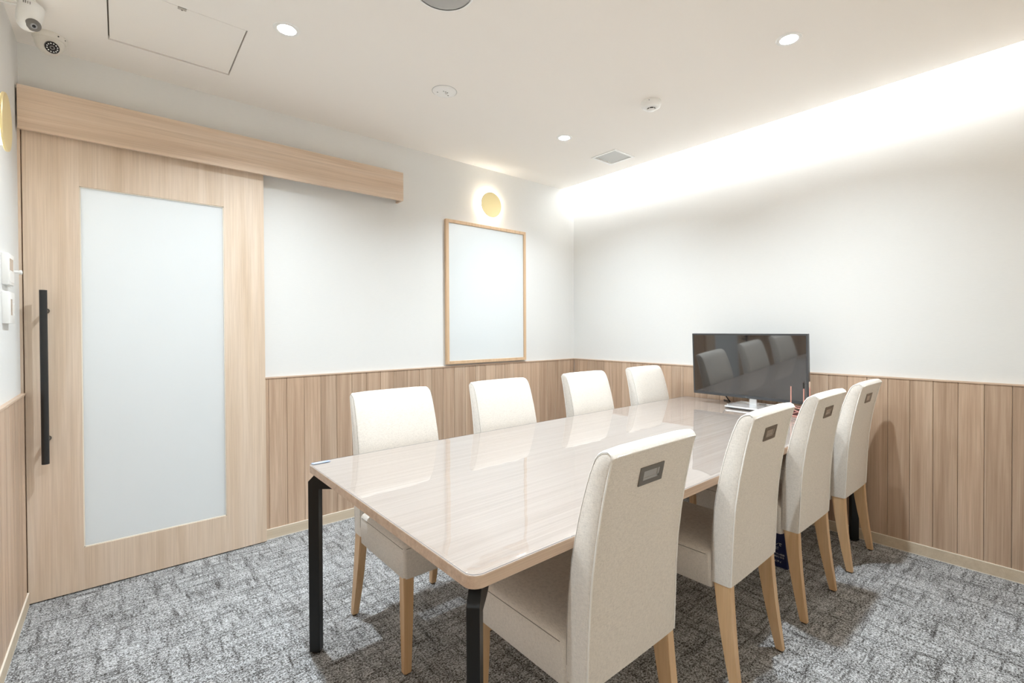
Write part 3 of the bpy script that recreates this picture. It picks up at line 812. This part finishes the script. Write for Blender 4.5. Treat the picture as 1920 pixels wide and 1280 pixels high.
obj('infrared_lamps', bm, IRL, eye)
bm = bm_new(); lathe(bm, [(0.004, 0.0525), (0.0085, 0.0525), (0.0085, 0.0535), (0.004, 0.0535)], 20, origin=o, axis=v); obj('lens_ring', bm, GREYP, eye)
bm = bm_new(); cyl(bm, (0.030, -0.0455, -0.012), (0.031, -0.0475, -0.012), 0.0028, n=8); cyl(bm, (0.0495, -0.024, -0.012), (0.0515, -0.0248, -0.012), 0.002, n=8); obj('screws', bm, DKP, dc)

# pan and tilt camera hung on a bracket from the left wall
pc = thing('swivel_camera', 'white egg shaped swivel camera on a wall bracket in the top left corner', 'camera', (-3.483, -0.420, 2.4375))
axis = Vector((-0.18, 0.05, -0.98)).normalized()
bm = bm_new(); lathe(bm, [(0, -0.052), (0.030, -0.050), (0.0355, -0.044), (0.037, -0.030), (0.037, -0.006), (0.0365, 0.010), (0.034, 0.028), (0.028, 0.044), (0.019, 0.054), (0.009, 0.059), (0, 0.060)], 40, axis=axis); obj('body', bm, WPLAS, pc, 50)
v = facing((-3.483, -0.42, 2.42), (-3.05, -1.9, 1.15)); o = Vector((0.006, 0.0, -0.024)); q = Vector((0, 0, 1)).rotation_difference(v)
bm = bm_new(); lathe(bm, [(0, 0.0355), (0.010, 0.0348), (0.018, 0.0315), (0.023, 0.026)], 30, origin=o, axis=v); ep = obj('eye_panel', bm, GREYP, pc, 60)
bm = bm_new(); lathe(bm, [(0, 0.040), (0.0085, 0.040), (0.0095, 0.0385), (0.0095, 0.033)], 26, origin=o, axis=v); le = obj('lens_barrel', bm, plain('barrel_grey', (0.32, 0.33, 0.35), 0.3), ep, 40)
bm = bm_new(); lathe(bm, [(0, 0.0412), (0.0048, 0.0408), (0.0055, 0.0399)], 20, origin=o, axis=v); obj('lens', bm, LENS, le, 60)
bm = bm_new()
for k in range(4):
    c_ = Vector((-0.012+0.006*k, -0.0375, 0.034-0.001*k)); box(bm, c_.x-0.001, c_.x+0.001, c_.y-0.001, c_.y+0.003, c_.z-0.005, c_.z+0.005)
obj('speaker_slots', bm, GREYP, pc, 0)
bm = bm_new(); lathe(bm, [(0, 0), (0.022, 0), (0.022, -0.008), (0, -0.010)], 24, origin=(-0.004, 0, 0.0625)); cyl(bm, (-0.004, 0, 0.055), (0.0, 0, 0.045), 0.014, n=16)
br = obj('ceiling_mount', bm, WPLAS, pc)
bm = bm_new(); tube(bm, [(-0.079, 0.0, 0.045), (-0.055, -0.006, 0.040), (-0.03, -0.008, 0.034)], 0.006, 10); tube(bm, [(-0.079, 0.012, 0.030), (-0.05, 0.002, 0.026), (-0.03, -0.004, 0.028)], 0.004, 8)
obj('wall_bracket', bm, WPLAS, pc)
bm = bm_new(); cyl(bm, (0.034, -0.004, 0.030), (0.0375, -0.004, 0.031), 0.003, n=10); obj('status_light', bm, LEDB, pc)

# ------------------------------------------------------------------ controllers on the left wall
def controller(label, y0, y1, z0, z1, lcd, name):
    c = thing(name, label, 'controller', (XL, (y0+y1)/2, z0), 0)
    a, h = (y1-y0)/2, z1-z0
    obj('case', box(bm_new(), 0.0, 0.0185, -a, a, 0, h, 0.0018, 2), WPLAS, c, 40)
    obj('display', box(bm_new(), 0.0183, 0.0192, lcd[0]-a, lcd[1]-a, lcd[2], lcd[3]), LCD, c, 0)
    return c, a, h
c, a, h = controller('upper white wall controller with a display on the left wall', -0.452, -0.332, 1.394, 1.512, (0.022, 0.095, 0.056, 0.100), 'wall_controller')
obj('flap', box(bm_new(), 0.0183, 0.0200, -a+0.010, a-0.010, 0.010, 0.046, 0.0006, 1), WPLAS, c, 0)
obj('cable_lug', box(bm_new(), 0.004, 0.014, 0.012, 0.034, -0.008, 0.0, 0.001, 1), WPLAS, c, 0)
c, a, h = controller('lower white wall controller with a narrow display on the left wall', -0.457, -0.330, 1.246, 1.367, (0.040, 0.068, 0.032, 0.094), 'wall_controller')
for k in range(2): obj('button', box(bm_new(), 0.0183, 0.0200, a-0.024, a-0.012, 0.030+0.042*k, 0.040+0.042*k, 0.0006, 1), WPLAS, c, 0)
pg = thing('wall_peg', 'small white round peg on the left wall behind the controllers', 'peg', (XL, -0.200, 1.462))
bm = bm_new(); cyl(bm, (0.0, 0, 0), (0.020, 0, 0), 0.006, n=16); obj('stem', bm, WPLAS, pg)
bm = bm_new(); lathe(bm, [(0, 0), (0.008, 0), (0.0095, 0.003), (0.0085, 0.008), (0, 0.010)], 18, origin=(0.018, 0, 0), axis=(1, 0, 0)); obj('head', bm, WPLAS, pg)
